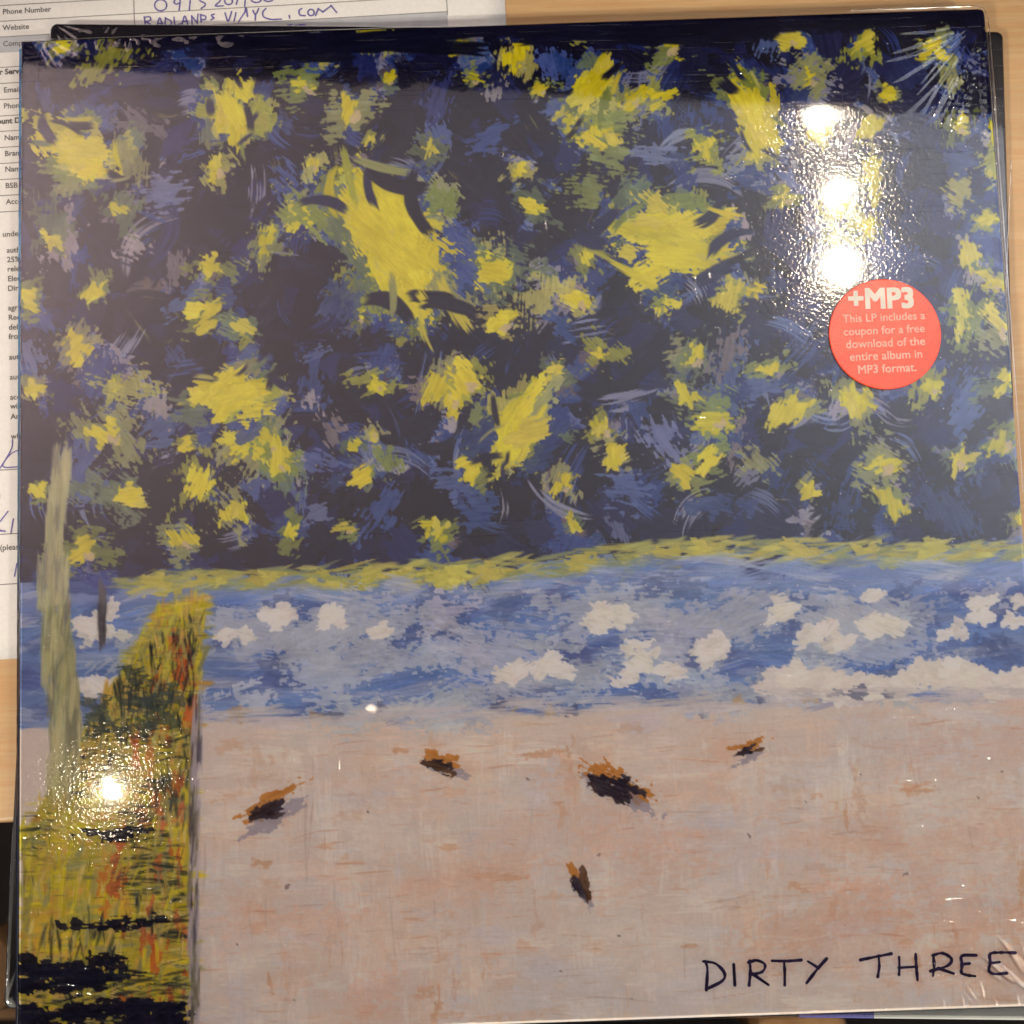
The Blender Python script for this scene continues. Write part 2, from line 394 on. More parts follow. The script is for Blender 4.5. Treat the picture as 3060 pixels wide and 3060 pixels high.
def stroke(cx, cy, ang, L, Wd, color, curv=0, op=1, dry=.3, cvar=14, fine=1.1, ragged=.14, taper=.1):
    """one brush stroke: centre, angle, half length, half width in canvas units (0..1)"""
    R = (L + Wd) * 1.25 + abs(curv) * L * L
    x0, x1 = max(0, int((cx - R) * N)), min(N, int((cx + R) * N) + 1)
    y0, y1 = max(0, int((cy - R) * N)), min(N, int((cy + R) * N) + 1)
    if x1 - x0 < 2 or y1 - y0 < 2: return
    yy, xx = np.mgrid[y0:y1, x0:x1].astype(np.float32) / N
    dx, dy = xx - cx, yy - cy; c, s = math.cos(ang), math.sin(ang)
    sx = dx * c + dy * s; t = -dx * s + dy * c - curv * sx * sx
    sd = rng.uniform(0, 200); px = N * fine
    bris = vnoise(t * px * .55 + sd, sx * px * .035 + sd * 3)
    b2 = vnoise(t * px * .22 + sd * 7, sx * px * .02 + sd)
    wob = (fbm(xx * 26 + sd, yy * 26 - sd, 3) - .5)
    Le = L * (1 + ragged * (2 * vnoise(t * px * .35 + sd, np.zeros_like(t) + (sx > 0) * 9.3) - 1))
    We = Wd * (1 - taper * (sx / L) ** 2) * (1 + wob * .9)
    e1 = ss(We - np.abs(t), -.0006, .0022); e2 = ss(Le - np.abs(sx), -.001, .008)
    core = np.clip(1 - np.abs(sx) / L * .55 - (np.abs(t) / np.maximum(We, 1e-5)) ** 2 * .35, 0, 1)
    hole = ss(bris * .65 + b2 * .35 + core * .75 - .28 - dry * 1.05, .0, .22)
    al = (e1 * e2 * hole * op)[..., None]
    col = np.asarray(color, np.float32) + ((bris - .5) * cvar * 2 + (b2 - .5) * cvar)[..., None]
    sub_ = cv[y0:y1, x0:x1]; sub_ *= (1 - al); sub_ += al * col
U_ = rng.uniform; pick = lambda a: a[rng.integers(len(a))]
def around(c, v=10): return np.asarray(c) + rng.normal(0, v) + rng.normal(0, v * .3, 3)
gy, gx = np.mgrid[0:N, 0:N].astype(np.float32) / N
hor = lambda u: .560 - .014 * np.exp(-((u - .69) / .14) ** 2) - .006 * np.clip(u - .5, 0, 1)
def hz(u): return float(hor(np.float32(u)))
PK = .703                                                   # top of the pale block
def blob(cx, cy, r, asp, ang, color, op=1, rough=.45, fuzz=.25, cvar=12, grain=0, hole=0, soft=.12):
    """an irregular dab of paint with a ragged, dry-brushed rim"""
    R = r * max(1, asp) * 1.7
    x0, x1 = max(0, int((cx - R) * N)), min(N, int((cx + R) * N) + 1)
    y0, y1 = max(0, int((cy - R) * N)), min(N, int((cy + R) * N) + 1)
    if x1 - x0 < 2 or y1 - y0 < 2: return
    yy, xx = np.mgrid[y0:y1, x0:x1].astype(np.float32) / N
    dx, dy = xx - cx, yy - cy; c, s = math.cos(ang), math.sin(ang)
    sx = (dx * c + dy * s) / asp; t = -dx * s + dy * c
    sd = rng.uniform(0, 250)
    th = np.arctan2(t, sx)
    lobes = vnoise(np.cos(th) * 1.5 + sd, np.sin(th) * 1.5 + sd * 2) - .5
    d = np.hypot(sx, t) / r
    ga = ang + grain; gc, gs = math.cos(ga), math.sin(ga)
    g1 = dx * gc + dy * gs; g2 = -dx * gs + dy * gc
    bris = vnoise(g2 * N * .62 + sd, g1 * N * .10 + sd * 3)
    f1 = fbm(xx * 40 + sd, yy * 40 - sd, 3) - .5
    f2 = fbm(xx * N * .22 + sd, yy * N * .22 + sd, 2)
    val = 1 - d + lobes * rough * 1.6 + f1 * rough * 1.4
    al = ss(val + (bris - .5) * fuzz * 1.0 + (f2 - .5) * fuzz * 1.7, 0, soft)
    if hole: al = al * ss(bris * .42 + f2 * .58 + np.clip(val, 0, 1) * .35 - hole, 0, .16)
    al = (al * op)[..., None]
    col = np.asarray(color, np.float32) + ((bris - .5) * cvar * 1.8 + f1 * cvar * 1.6)[..., None]
    sub_ = cv[y0:y1, x0:x1]; sub_ *= (1 - al); sub_ += al * col
def scum(u, v, r, cols, n=3, op=.9, hole=.35):
    for k in range(n): blob(u + U_(-.5, .5) * r, v + U_(-.5, .5) * r, r * U_(.5, .9), U_(.8, 1.8), U_(0, 3.14), around(pick(cols), 8), op, .6, .6, 16, U_(-.6, .6), hole)
# --- ground tones
cv[:] = (34, 40, 92)
msk = gy > hor(gx); cv[msk] = (136, 160, 212)
msk = gy > PK; cv[msk] = (236, 226, 220)
NAVY = [(16, 16, 50), (20, 20, 60), (28, 34, 92), (22, 26, 72), (34, 46, 116), (14, 14, 44)]
MIDB = [(50, 78, 156), (66, 94, 170), (96, 120, 184), (38, 62, 142), (58, 82, 146)]
PALE = [(150, 158, 190), (172, 172, 192), (128, 142, 188), (184, 180, 186), (140, 130, 142)]
YEL = [(234, 226, 40), (226, 218, 46), (240, 230, 58), (228, 220, 84)]
YELD = [(190, 196, 76), (150, 166, 84), (206, 204, 110), (176, 182, 120), (120, 140, 110)]
for i in range(420):
    u, v = U_(0, 1), U_(0, .56)
    stroke(u, v, U_(0, math.pi), U_(.012, .045), U_(.006, .018), around(pick(MIDB + NAVY), 8), U_(-8, 8), U_(.5, .95), U_(.2, .6), 16)
cells = []
for iy in range(10):
    gs = .070 - .0022 * iy
    for ix in range(int(1 / gs) + 1):
        u = (ix + .4 + (iy % 2) * .5) * gs + U_(-.027, .027); v = .02 + iy * .0565 + U_(-.024, .024)
        if u < .62 and rng.random() < .14: continue
        if v < hz(u) - .018: cells.append((u, v))
BIG = [(.375, .225, .074), (.655, .235, .060), (.215, .375, .040), (.50, .42, .040), (.585, .075, .036), (.755, .10, .036), (.065, .12, .042), (.22, .085, .034)]
clear = lambda u, v, k=1.0: min((math.hypot(u - a, v - b) / r for a, b, r in BIG)) > k
for (u, v) in cells:                       # blue and lavender underpainting round every dab
    scum(u, v, .030, MIDB, 4, .9, .22); scum(u, v, .022, PALE + MIDB, 3, .9, .30)
    if rng.random() < .5: scum(u, v, .016, [(120, 104, 104), (160, 150, 160), (96, 86, 100)], 2, .8, .35)
# navy brushwork in the gaps: broad, curved, mostly solid
def gap(u, v): return min(math.hypot(u - a, v - b) for a, b in cells)
cnt = 0
for i in range(2000):
    u, v = U_(-.01, 1.01), U_(0, .55)
    if v > hz(u) - .016 or gap(u, v) < .0235 or not clear(u, v, .95): continue
    big = rng.random() < .35
    if big: stroke(u, v, U_(0, math.pi), U_(.022, .040), U_(.010, .017), around(pick(NAVY), 4), U_(-14, 14), 1, U_(.02, .3), 10, 1.0)
    else: blob(u, v, U_(.012, .022), U_(1, 1.7), U_(0, 3.14), around(pick(NAVY), 4), 1, .5, .35, 9, U_(-.4, .4))
for i in range(210):                       # long sweeps, some showing yellow bristle lines
    u, v = U_(.0, .75), U_(.06, .5)
    if not clear(u, v, .9) or v > hz(u) - .05: continue
    a_s, L_, Wd_, cu = U_(0, 3.14), U_(.022, .048), U_(.006, .013), U_(-17, 17)
    stroke(u, v, a_s, L_, Wd_, around((20, 20, 54), 3), cu, 1, U_(.02, .25), 8)
    if rng.random() < .4: stroke(u, v, a_s, L_ * .9, Wd_ * .8, pick([(150, 150, 70), (70, 90, 150)]), cu, .6, .86, 20, 1.5)
for i in range(14):                        # solid broad shapes low in the block
    u = U_(0, .55) if i < 9 else U_(.68, .98); v = U_(.46, .52)
    blob(u, v, U_(.016, .026), U_(1, 1.6), U_(0, 3), around((15, 15, 44), 3), 1, .5, .2, 6)
for i in range(230):                       # curling bristle-marked strokes of blue and navy
    u, v = U_(0, 1), U_(.03, .53)
    if v > hz(u) - .03 or not clear(u, v, .95): continue
    stroke(u, v, U_(0, 3.14), U_(.018, .042), U_(.006, .014), around(pick(MIDB + NAVY + PALE[:3]), 6), U_(-20, 20), .9, U_(.5, .85), 26, 1.3)
for i in range(150):                       # light blue and lavender dragged back over
    u, v = U_(0, 1), U_(.03, .53)
    if v > hz(u) - .012 or not clear(u, v, .95): continue
    blob(u, v, U_(.007, .016), U_(.9, 2.2), U_(0, 3.14), around(pick(MIDB + MIDB + PALE), 8), .9, .9, 1.0, 16, U_(-.5, .5), U_(.28, .5))
for (u, v) in cells:                       # yellow dabs, ragged and dry at the rim
    if not clear(u, v, 1.0): continue
    q = rng.random()
    if q < .10: continue
    r = .0062 + .0115 * rng.random() ** 1.5 if u < .6 else U_(.008, .0135)
    a0 = U_(0, 3.14)
    blob(u, v, r * 1.5, U_(.8, 1.6), a0, around(pick(YELD), 8), .85, .8, 1.0, 18, U_(-.8, .8), .40, .3)
    if q > .93: continue
    if q > .45: blob(u + U_(-.003, .003), v + U_(-.003, .003), r * .95, U_(.8, 1.7), a0, around(pick(YEL), 5), 1, 1.0, .7, 16, U_(-.8, .8), .16, .25)
    else:
        for k in range(3): blob(u + U_(-.6, .6) * r, v + U_(-.6, .6) * r, r * U_(.5, .75), U_(1, 2.0), a0 + U_(-.8, .8), around(pick(YEL), 5), 1, 1.0, .6, 16, U_(-.3, .3), .12, .22)
    if rng.random() < .3: blob(u + r * .4, v + r * .6, r * .35, 1.2, a0, (222, 206, 170), .9, .8, .5, 8)
for (bu, bv, r) in BIG:                    # larger loose yellow patches
    for k in range(9):
        a0 = U_(0, 6.28); scum(bu + math.cos(a0) * r * .9, bv + math.sin(a0) * r * .8, r * .42, MIDB + YELD, 2, .85, .36)
    tilt = U_(0, 3.14); ct, st = math.cos(tilt), math.sin(tilt)
    def at_(q, a0):                        # a point in the tilted, lopsided patch
        x_, y_ = q * r * math.cos(a0) * 1.25, q * r * math.sin(a0) * .62
        return bu + x_ * ct - y_ * st, bv + x_ * st + y_ * ct
    n = int(6 + r * 100)
    for k in range(n):
        a0 = U_(0, 6.28); x_, y_ = at_(U_(.1, .95), a0)
        blob(x_, y_, r * U_(.10, .26), U_(1.2, 3.6), tilt + U_(-.7, .7), around(pick(YELD + YEL), 6), .95, .8, .8, 16, U_(-.2, .2), .32)
    for k in range(n):
        a0 = U_(0, 6.28); x_, y_ = at_(U_(0, .62), a0)
        blob(x_, y_, r * U_(.14, .30), U_(1, 3.0), tilt + U_(-.6, .6), around(pick(YEL), 4), 1, .8, .5, 14, U_(-.2, .2), .10)
    for k in range(int(3 + r * 60)):       # curved trailing strokes on one side, navy between them
        x_, y_ = at_(U_(.75, 1.15), U_(-1.2, 1.2) + (k % 2) * 3.14)
        stroke(x_, y_, tilt + U_(-.9, .9), r * U_(.25, .5), r * U_(.05, .10), around(pick(YEL + YELD), 5), U_(-14, 14), 1, U_(.2, .5), 12, 1.2)
        x_, y_ = at_(U_(.75, 1.2), U_(0, 6.28))
        stroke(x_, y_, tilt + U_(-.9, .9), r * U_(.25, .5), r * U_(.07, .14), around(pick(NAVY[:3]), 3), U_(-16, 16), 1, U_(.02, .3), 8)
# darker band along the very top
for i in range(30): stroke(U_(.10, 1), U_(-.005, .022), U_(-.12, .12), U_(.04, .09), U_(.007, .012), around((14, 16, 50), 4), 0, .95, .15, 8)
# --- yellow-green seam
for i in range(420):
    u = U_(.10, 1.0); k_ = .012 + .010 * vnoise(np.float32(u * 9), np.float32(3.3))
    stroke(u, hz(u) + U_(-.006, float(k_)), U_(-.35, .15), U_(.008, .030), U_(.0015, .0045), around(pick([(196, 200, 116), (180, 188, 108), (210, 206, 108), (160, 172, 124), (216, 208, 92)]), 7), 0, .85, U_(.35, .7), 12, 1.5)
for i in range(40):
    u = U_(.1, 1.0); blob(u, hz(u) + U_(.002, .016), U_(.004, .010), U_(1, 2.4), U_(-.3, .3), around((216, 210, 100), 8), .9, .9, .7, 12, 0, .25)
# --- blue band
SEA = [(128, 162, 224), (148, 176, 226), (124, 158, 224), (158, 180, 222), (134, 160, 214), (182, 196, 224), (120, 140, 198), (200, 208, 226)]
for i in range(800):
    u = U_(0, 1); v = U_(hz(u) + .014, PK)
    stroke(u, v, U_(-.35, .22), U_(.02, .06), U_(.003, .010), around(pick(SEA), 5), U_(-2.5, 2.5), U_(.35, .75), U_(.4, .75), 20, 1.5)
for i in range(60):
    u = U_(0, 1); v = U_(hz(u) + .03, PK - .005); blob(u, v, U_(.005, .013), U_(1.2, 2.6), U_(-.6, .5), around((106, 120, 172), 6), .4, .8, .7, 12, 0, .3)
for i in range(60):
    u = U_(.1, 1); v = U_(.60, PK - .004); blob(u, v, U_(.010, .022), U_(1.4, 2.6), U_(-.35, .3), around((206, 214, 230), 6), .75, .8, .9, 14, U_(-.3, .3), .42)
for i in range(30):
    u = U_(.04, 1); v = U_(hz(u) + .03, PK - .03); r = U_(.007, .012)
    for k in range(4): blob(u + U_(-1.4, 1.4) * r, v + U_(-.5, .5) * r, r * U_(.5, 1), U_(1, 2.0), U_(-.6, .4), around((246, 244, 240), 4), .95, .8, .45, 12, U_(-.4, .4))
for i in range(34):
    u = .74 + .28 * i / 34; blob(u, PK - .016 + .006 * math.sin(u * 47), U_(.009, .014), U_(1.2, 2), U_(-.3, .3), around((246, 242, 238), 3), 1, .6, .3, 6)
for i in range(16):
    u = U_(.2, 1); blob(u, PK - .003 + U_(-.004, .003), U_(.003, .006), U_(1, 2.4), U_(-.3, .3), around(pick([(96, 102, 140), (214, 176, 120), (110, 120, 160)]), 6), .6, .9, .6, 10, 0, .3)
for i in range(90): stroke(U_(.15, 1), PK + U_(-.010, .004), U_(-.12, .1), U_(.015, .045), U_(.002, .006), around((226, 222, 226), 5), U_(-2, 2), .7, U_(.4, .7), 10, 1.5)
# --- pale pink block
PINK = [(246, 238, 232), (240, 230, 222), (236, 234, 234), (246, 232, 220), (228, 226, 234), (242, 222, 208), (250, 246, 240)]
inp = lambda v, m_=.0: v > PK + m_
for i in range(900):
    u = U_(.15, 1.02); L_ = U_(.012, .05); hv = rng.random() < .6
    v = U_(PK + (.006 if hv else L_ * 1.2), 1.01)
    stroke(u, v, (U_(-.1, .1) if hv else math.pi / 2 + U_(-.1, .1)), L_, U_(.004, .013), around(pick(PINK), 4), U_(-2, 2), U_(.25, .6), U_(.45, .8), 10, 1.5)
for i in range(120):
    u = U_(.17, 1.0); v = U_(PK + .012, 1.0)
    blob(u, v, U_(.002, .006), U_(1.6, 5), pick([0, 0, 1.57]) + U_(-.15, .15), around(pick([(234, 186, 150), (230, 196, 172), (222, 166, 118), (222, 196, 176)]), 4), U_(.15, .5), .9, 1.0, 12, U_(-.2, .2), U_(.34, .55), .3)
for i in range(110): blob(U_(.18, 1), U_(PK + .03, 1), U_(.010, .028), U_(1.2, 3), U_(-.25, .2), around(pick([(240, 200, 176), (236, 206, 190), (250, 244, 238), (226, 226, 234)]), 4), U_(.15, .38), .9, 1.0, 10, U_(-.2, .2), .36, .5)
for i in range(420): stroke(U_(.17, 1), U_(PK + .012, 1), U_(-.14, .12), U_(.006, .026), U_(.0004, .0013), around(pick([(226, 176, 142), (220, 166, 128), (206, 160, 140), (214, 150, 104)]), 5), U_(-4, 4), U_(.3, .75), U_(.4, .75), 8, 1.8)
for i in range(90): stroke(U_(.17, 1), U_(PK + .03, .99), 1.57 + U_(-.12, .12), U_(.006, .018), U_(.0004, .0011), around(pick([(222, 170, 138), (206, 150, 120)]), 5), 0, U_(.3, .7), U_(.4, .75), 8, 1.8)
for i in range(220):
    hv = rng.random() < .6
    stroke(U_(.17, 1), U_(PK + .03, 1), (0 if hv else 1.57) + U_(-.15, .15), U_(.012, .045), U_(.0006, .0016), around(pick([(246, 240, 234), (206, 190, 184), (244, 236, 230)]), 4), U_(-2, 2), .55, U_(.4, .7), 6, 1.8)
for i in range(25): blob(U_(.18, 1), U_(PK + .02, 1), U_(.0006, .0013), U_(1, 2), U_(0, 3), (104, 84, 84), .5, .9, .8, 8, 0, .3)
# a few plain dark brush dabs on the pale block
def mark(u, v, a, L, Wd):
    blob(u, v - Wd * .8, Wd * .9, L / Wd, a, (214, 146, 66), .85, .9, .8, 14, .1, .25)
    blob(u + L * .2, v + Wd * .8, Wd * .8, L / Wd, a, (160, 158, 184), .6, .9, .8, 10, .1, .3)
    for k in range(4): blob(u + U_(-.4, .4) * L, v + U_(-.2, .2) * Wd, Wd * U_(.5, .9), U_(1.5, 3.4), a + U_(-.12, .12), around(pick([(74, 60, 66), (110, 82, 62), (64, 56, 72)]), 5), .92, .9, .7, 22, U_(-.2, .2), .22, .2)
mark(.245, .79, -.45, .030, .0085); mark(.415, .752, .25, .018, .006); mark(.585, .778, .5, .036, .010); mark(.715, .748, -.2, .018, .006); mark(.545, .872, 1.1, .016, .006)
# --- ochre block, lower left
def ox(v): return .178 + .008 * math.sin(v * 14) - max(0, v - .80) * .10
def oxl(v): return max(0.0, (.150 - (v - .575) * .66)) if v < .84 else 0
om = fbm(gx * 22 + 5, gy * 30, 4); o2 = fbm(gx * 60, gy * 14 + 9, 3)
oxm = .178 + .008 * np.sin(gy * 14) - np.maximum(0, gy - .80) * .10; olm = np.where(gy < .84, np.maximum(0, .150 - (gy - .575) * .66), 0)
okm = (ss(gx - olm + (o2 - .5) * .02, 0, .004) * ss(oxm - gx, 0, .003) * (gy > .59))[..., None]
oc = np.array([214, 194, 84]) + (om - .5)[..., None] * np.array([130, 110, -40]) + (o2 - .5)[..., None] * np.array([60, 10, 30])
cv[:] = cv * (1 - okm) + oc * okm
OC = [(222, 212, 66), (208, 198, 92), (234, 222, 66), (190, 186, 112), (222, 196, 112), (172, 172, 124), (226, 214, 130), (222, 180, 92)]
for i in range(1300):
    v = U_(.58, 1.0); a0, b0_ = oxl(v), ox(v)
    if b0_ - a0 < .01: continue
    u = U_(a0, b0_); hv = rng.random() < .5
    stroke(u, v, (U_(-.2, .1) if hv else 1.75 + U_(-.2, .2)), min(U_(.006, .020), (b0_ - a0) * .4), U_(.0012, .004), around(pick(OC), 8), U_(-5, 5), .9, U_(.25, .6), 16, 1.7)
for i in range(64):
    v = U_(.62, 1.0); u = oxl(v) + (ox(v) - oxl(v)) * U_(.3, .98) ** .6; blob(u, v, U_(.002, .0055), U_(1.2, 4), 1.6 + U_(-.15, .15), around(pick([(222, 116, 62), (224, 144, 70), (206, 100, 66)]), 8), .7, .9, .9, 14, U_(-.1, .1), .34)
dark = [(40, 46, 58), (52, 62, 66), (28, 30, 52), (64, 76, 74)]
for i in range(1500):
    v = .60 + .4 * rng.random() ** .8; a0, b0_ = oxl(v) + .006, ox(v) - .004; u = U_(a0, b0_)
    den = float(fbm(np.float32(u * 15 + 3), np.float32(v * 15), 3)) + max(0, v - .90) * 1.3
    if den < .48: continue
    dr = float(fbm(np.float32(u * 11 + 30), np.float32(v * 9 + 4), 2)); a_ = U_(-.3, .22) if dr < .56 else 1.62 + U_(-.3, .3)
    stroke(u, v, a_, U_(.003, .017), U_(.0005, .0024), around(pick(dark), 5), U_(-8, 8), U_(.6, .95), U_(.3, .75), 12, 1.9)
for i in range(300):
    v = U_(.60, .93); u = U_(oxl(v) + .004, ox(v) - .004)
    stroke(u, v, 1.7 + U_(-.35, .35), U_(.005, .018), U_(.001, .003), around(pick(OC), 8), U_(-6, 6), .9, U_(.35, .7), 18, 1.8)
for i in range(700):                       # fine hatching both ways, like paint dragged over canvas
    v = U_(.60, 1.0); u = U_(oxl(v) + .004, ox(v) - .002); hv = rng.random() < .5
    stroke(u, v, (U_(-.1, .06) if hv else 1.62 + U_(-.14, .14)), U_(.003, .012), U_(.0004, .0008), around(pick(dark + [(236, 226, 150)]), 6), U_(-2, 2), .75, U_(.3, .7), 8, 2)
for i in range(16): blob(U_(.07, .15), U_(.65, .72), U_(.005, .010), U_(1, 1.8), U_(-.3, .3), around((76, 88, 86), 6), .7, .9, 1.0, 20, 0, .52)
for (a0, b0_, c0_, d0_, n) in ((.0, .16, .966, 1.0, 60), (.0, .10, .925, .95, 26), (.06, .13, .888, .895, 6), (.08, .13, .803, .812, 4)):
    for i in range(n): blob(U_(a0, b0_), U_(c0_, d0_), U_(.0025, .006), U_(2, 5), U_(-.05, .05), around((24, 24, 50), 4), .9, .9, 1.0, 12, 0, .34)
# upright grey-green strips beside it
for i in range(380):
    v = U_(.44, .76); w_ = .5 if v < .55 else 1
    stroke(.040 + .006 * math.sin(v * 20) + U_(-.014, .014) * w_, v, 1.6 + U_(-.07, .07), U_(.012, .035), U_(.0015, .005), around(pick([(206, 206, 158), (216, 214, 170), (156, 156, 134), (186, 190, 146)]), 6), 0, .7, U_(.35, .7), 12, 1.6)
for i in range(60): stroke(.083 + U_(-.003, .003), U_(.565, .62), 1.58, U_(.01, .02), U_(.001, .003), around((104, 100, 108), 6), 0, .7, U_(.35, .7), 12, 1.6)
for i in range(140):
    v = U_(.69, 1.0); stroke(ox(v) + U_(-.003, .007), v, 1.64 + U_(-.04, .04), U_(.010, .03), U_(.0010, .003), around(pick([(96, 88, 104), (140, 138, 120), (196, 190, 206), (206, 198, 204)]), 6), 0, .75, U_(.35, .65), 8, 1.6)
cv = np.clip(cv, 4, 250)
# fine canvas tooth in the print
tooth = (fbm(gx * N * .45, gy * N * .45, 2) - .5)[..., None] * 10
cv = np.clip(cv + tooth, 3, 250)
LIN = s2l(cv).astype(np.float32)
lum = LIN.mean(-1, keepdims=True)
LIN = LIN * .98

# ------------------------------------------------------------------ top sleeve
m = Mat('printed_cover_card')
at = m.node('ShaderNodeAttribute', attribute_name='paint')
m.base(at.outputs['Color']); m.b.inputs['Coat Weight'].default_value = .14; m.b.inputs['Coat Roughness'].default_value = .34; m.rough(.075); m.b.inputs['Specular IOR Level'].default_value = .34
vv = m.coord(); h1 = m.noise(vv, 860, 1.5, .55); h2 = m.noise(vv, 420, 2, .5)
mx = m.mix(.35, h1, h2)
m.link(m.bump(mx, .6, .00012), m.b.inputs['Normal'])
M_PRINT = m.m
def film_mat(name, tint=(1, 1, 1, 1), rough=.035, ior=1.5, gain=1.0):
    m = Mat(name); m.n.remove(m.b)
    tr = m.node('ShaderNodeBsdfTransparent'); gl = m.node('ShaderNodeBsdfGlossy'); gl.inputs['Roughness'].default_value = rough
    gl.inputs['Color'].default_value = tint
    nz_ = m.noise(m.coord((26, 1500, 1), (0, 0, .5)), 1, 2); n2_ = m.noise(m.coord((1300, 18, 1), (0, 0, .2)), 1, 2)
    bp = m.bump(m.mix(1.0, m.ramp(nz_, [(.66, (0, 0, 0, 1)), (.72, (1, 1, 1, 1))]), m.ramp(n2_, [(.68, (0, 0, 0, 1)), (.74, (1, 1, 1, 1))]), 'ADD'), .5, .00004)
    m.link(bp, gl.inputs['Normal'])
    fr = m.node('ShaderNodeFresnel'); fr.inputs['IOR'].default_value = ior
    mt = m.node('ShaderNodeMath', operation='MULTIPLY'); mt.inputs[1].default_value = gain; mt.use_clamp = True
    m.link(fr.outputs[0], mt.inputs[0])
    ms = m.node('ShaderNodeMixShader'); m.link(mt.outputs[0], ms.inputs[0]); m.link(tr.outputs[0], ms.inputs[1]); m.link(gl.outputs[0], ms.inputs[2])
    m.link(ms.outputs[0], m.out.inputs[0])
    return m.m
M_FILM = film_mat('shrink_wrap_film', gain=1.6)
M_SEAM = film_mat('shrink_wrap_seam', rough=.15, ior=1.7, gain=1.3)
lp = tag(empty('record_sleeve', (0, 0, ZT)), 'shrink-wrapped record sleeve painted navy, yellow and pink, topmost of the pile', 'record')
us = np.linspace(-1, 1, N); ys = np.linspace(1, -1, N)
X, Y = np.meshgrid(us, ys)
# rounded corners (3 mm) by pulling the corner grid inward
def rounded(X, Y, half, r, rl=None):
    r = np.where(X < 0, rl or r, r); X = X * half; Y = Y * half
    ax, ay = np.abs(X) - (half - r), np.abs(Y) - (half - r)
    c_ = (ax > 0) & (ay > 0)
    mx_ = np.maximum(ax, ay); hyp = np.hypot(ax, ay)
    k = np.where(c_, mx_ / np.maximum(hyp, 1e-9), 1)
    X = np.where(c_, np.sign(X) * (half - r + ax * k), X); Y = np.where(c_, np.sign(Y) * (half - r + ay * k), Y)
    return X, Y
Xr, Yr = rounded(X, Y, HALF, .0028, .0006)
ed = HALF - np.maximum(np.abs(Xr), np.abs(Yr))
Z = -.0006 * np.clip(1 - ed / .0012, 0, 1) ** 2 - .00010 * (1 - np.cos(Xr * 30)) * 0
grid_mesh('front_print', Xr, Yr, Z, M_PRINT, lp, LIN)
# card body: walls and back
def outline(half, r, n=8, inset=0):
    h = half - inset; pts = []
    for cx, cy, a0 in ((1, 1, 0), (-1, 1, 90), (-1, -1, 180), (1, -1, 270)):
        for k in range(n + 1):
            a = math.radians(a0 + 90 * k / n); pts.append((cx * (h - r) + r * math.cos(a), cy * (h - r) + r * math.sin(a)))
    return pts
def slab(name, half, r, z0, z1, mat, parent, inset=0, topface=False, bev=.0005):
    o1 = outline(half, r, 8, inset); o2 = outline(half, r, 8, inset + bev); n = len(o1)
    V = [(x, y, z0 + bev) for x, y in o1] + [(x, y, z1 - bev) for x, y in o1] + [(x, y, z0) for x, y in o2] + [(x, y, z1) for x, y in o2]
    Fc = [(k, (k + 1) % n, n + (k + 1) % n, n + k) for k in range(n)]
    Fc += [(k, 2 * n + k, 2 * n + (k + 1) % n, (k + 1) % n) for k in range(n)]
    Fc += [(n + k, n + (k + 1) % n, 3 * n + (k + 1) % n, 3 * n + k) for k in range(n)]
    Fc += [tuple(range(3 * n - 1, 2 * n - 1, -1))]
    if topface: Fc += [tuple(range(3 * n, 4 * n))]
    return mesh(name, V, Fc, mat, parent)
m_card = plain('navy_card_edge', (.012, .016, .05, 1), .5)
slab('card_body', HALF, .0025, -.0034, -.0007, m_card, lp, .0003)
# blue spine: a quarter-round strip along the left edge
m = Mat('blue_spine_print'); n1 = m.noise(m.coord((1, 3, 1)), 30, 4, .6); n2 = m.noise(m.coord((40, 1, 1)), 60, 3)
cc = m.ramp(n1, [(.35, C4(24, 50, 120)), (.5, C4(50, 130, 190)), (.7, C4(96, 170, 214))])
g_ = m.node('ShaderNodeSeparateXYZ'); tc = m.node('ShaderNodeTexCoord'); m.link(tc.outputs['Object'], g_.inputs[0])
mr = m.node('ShaderNodeMapRange'); mr.inputs[1].default_value = -.04; mr.inputs[2].default_value = .09; m.link(g_.outputs[1], mr.inputs[0])
m.base(m.mix(mr.outputs[0], C4(16, 18, 44), cc)); m.rough(.25); m.link(m.bump(n2, .3, .0002), m.b.inputs['Normal']); M_SPINE = m.m
th = np.linspace(0, math.pi / 2, 6); yy_ = np.linspace(HALF - .0028, -HALF + .0028, 160)
Tt, Yy = np.meshgrid(th, yy_)
grid_mesh('spine', -HALF + .0003 - .0012 * np.sin(Tt), Yy, -.0011 + .0012 * np.cos(Tt) + .00004 * np.sin(Yy * 900), M_SPINE, lp)

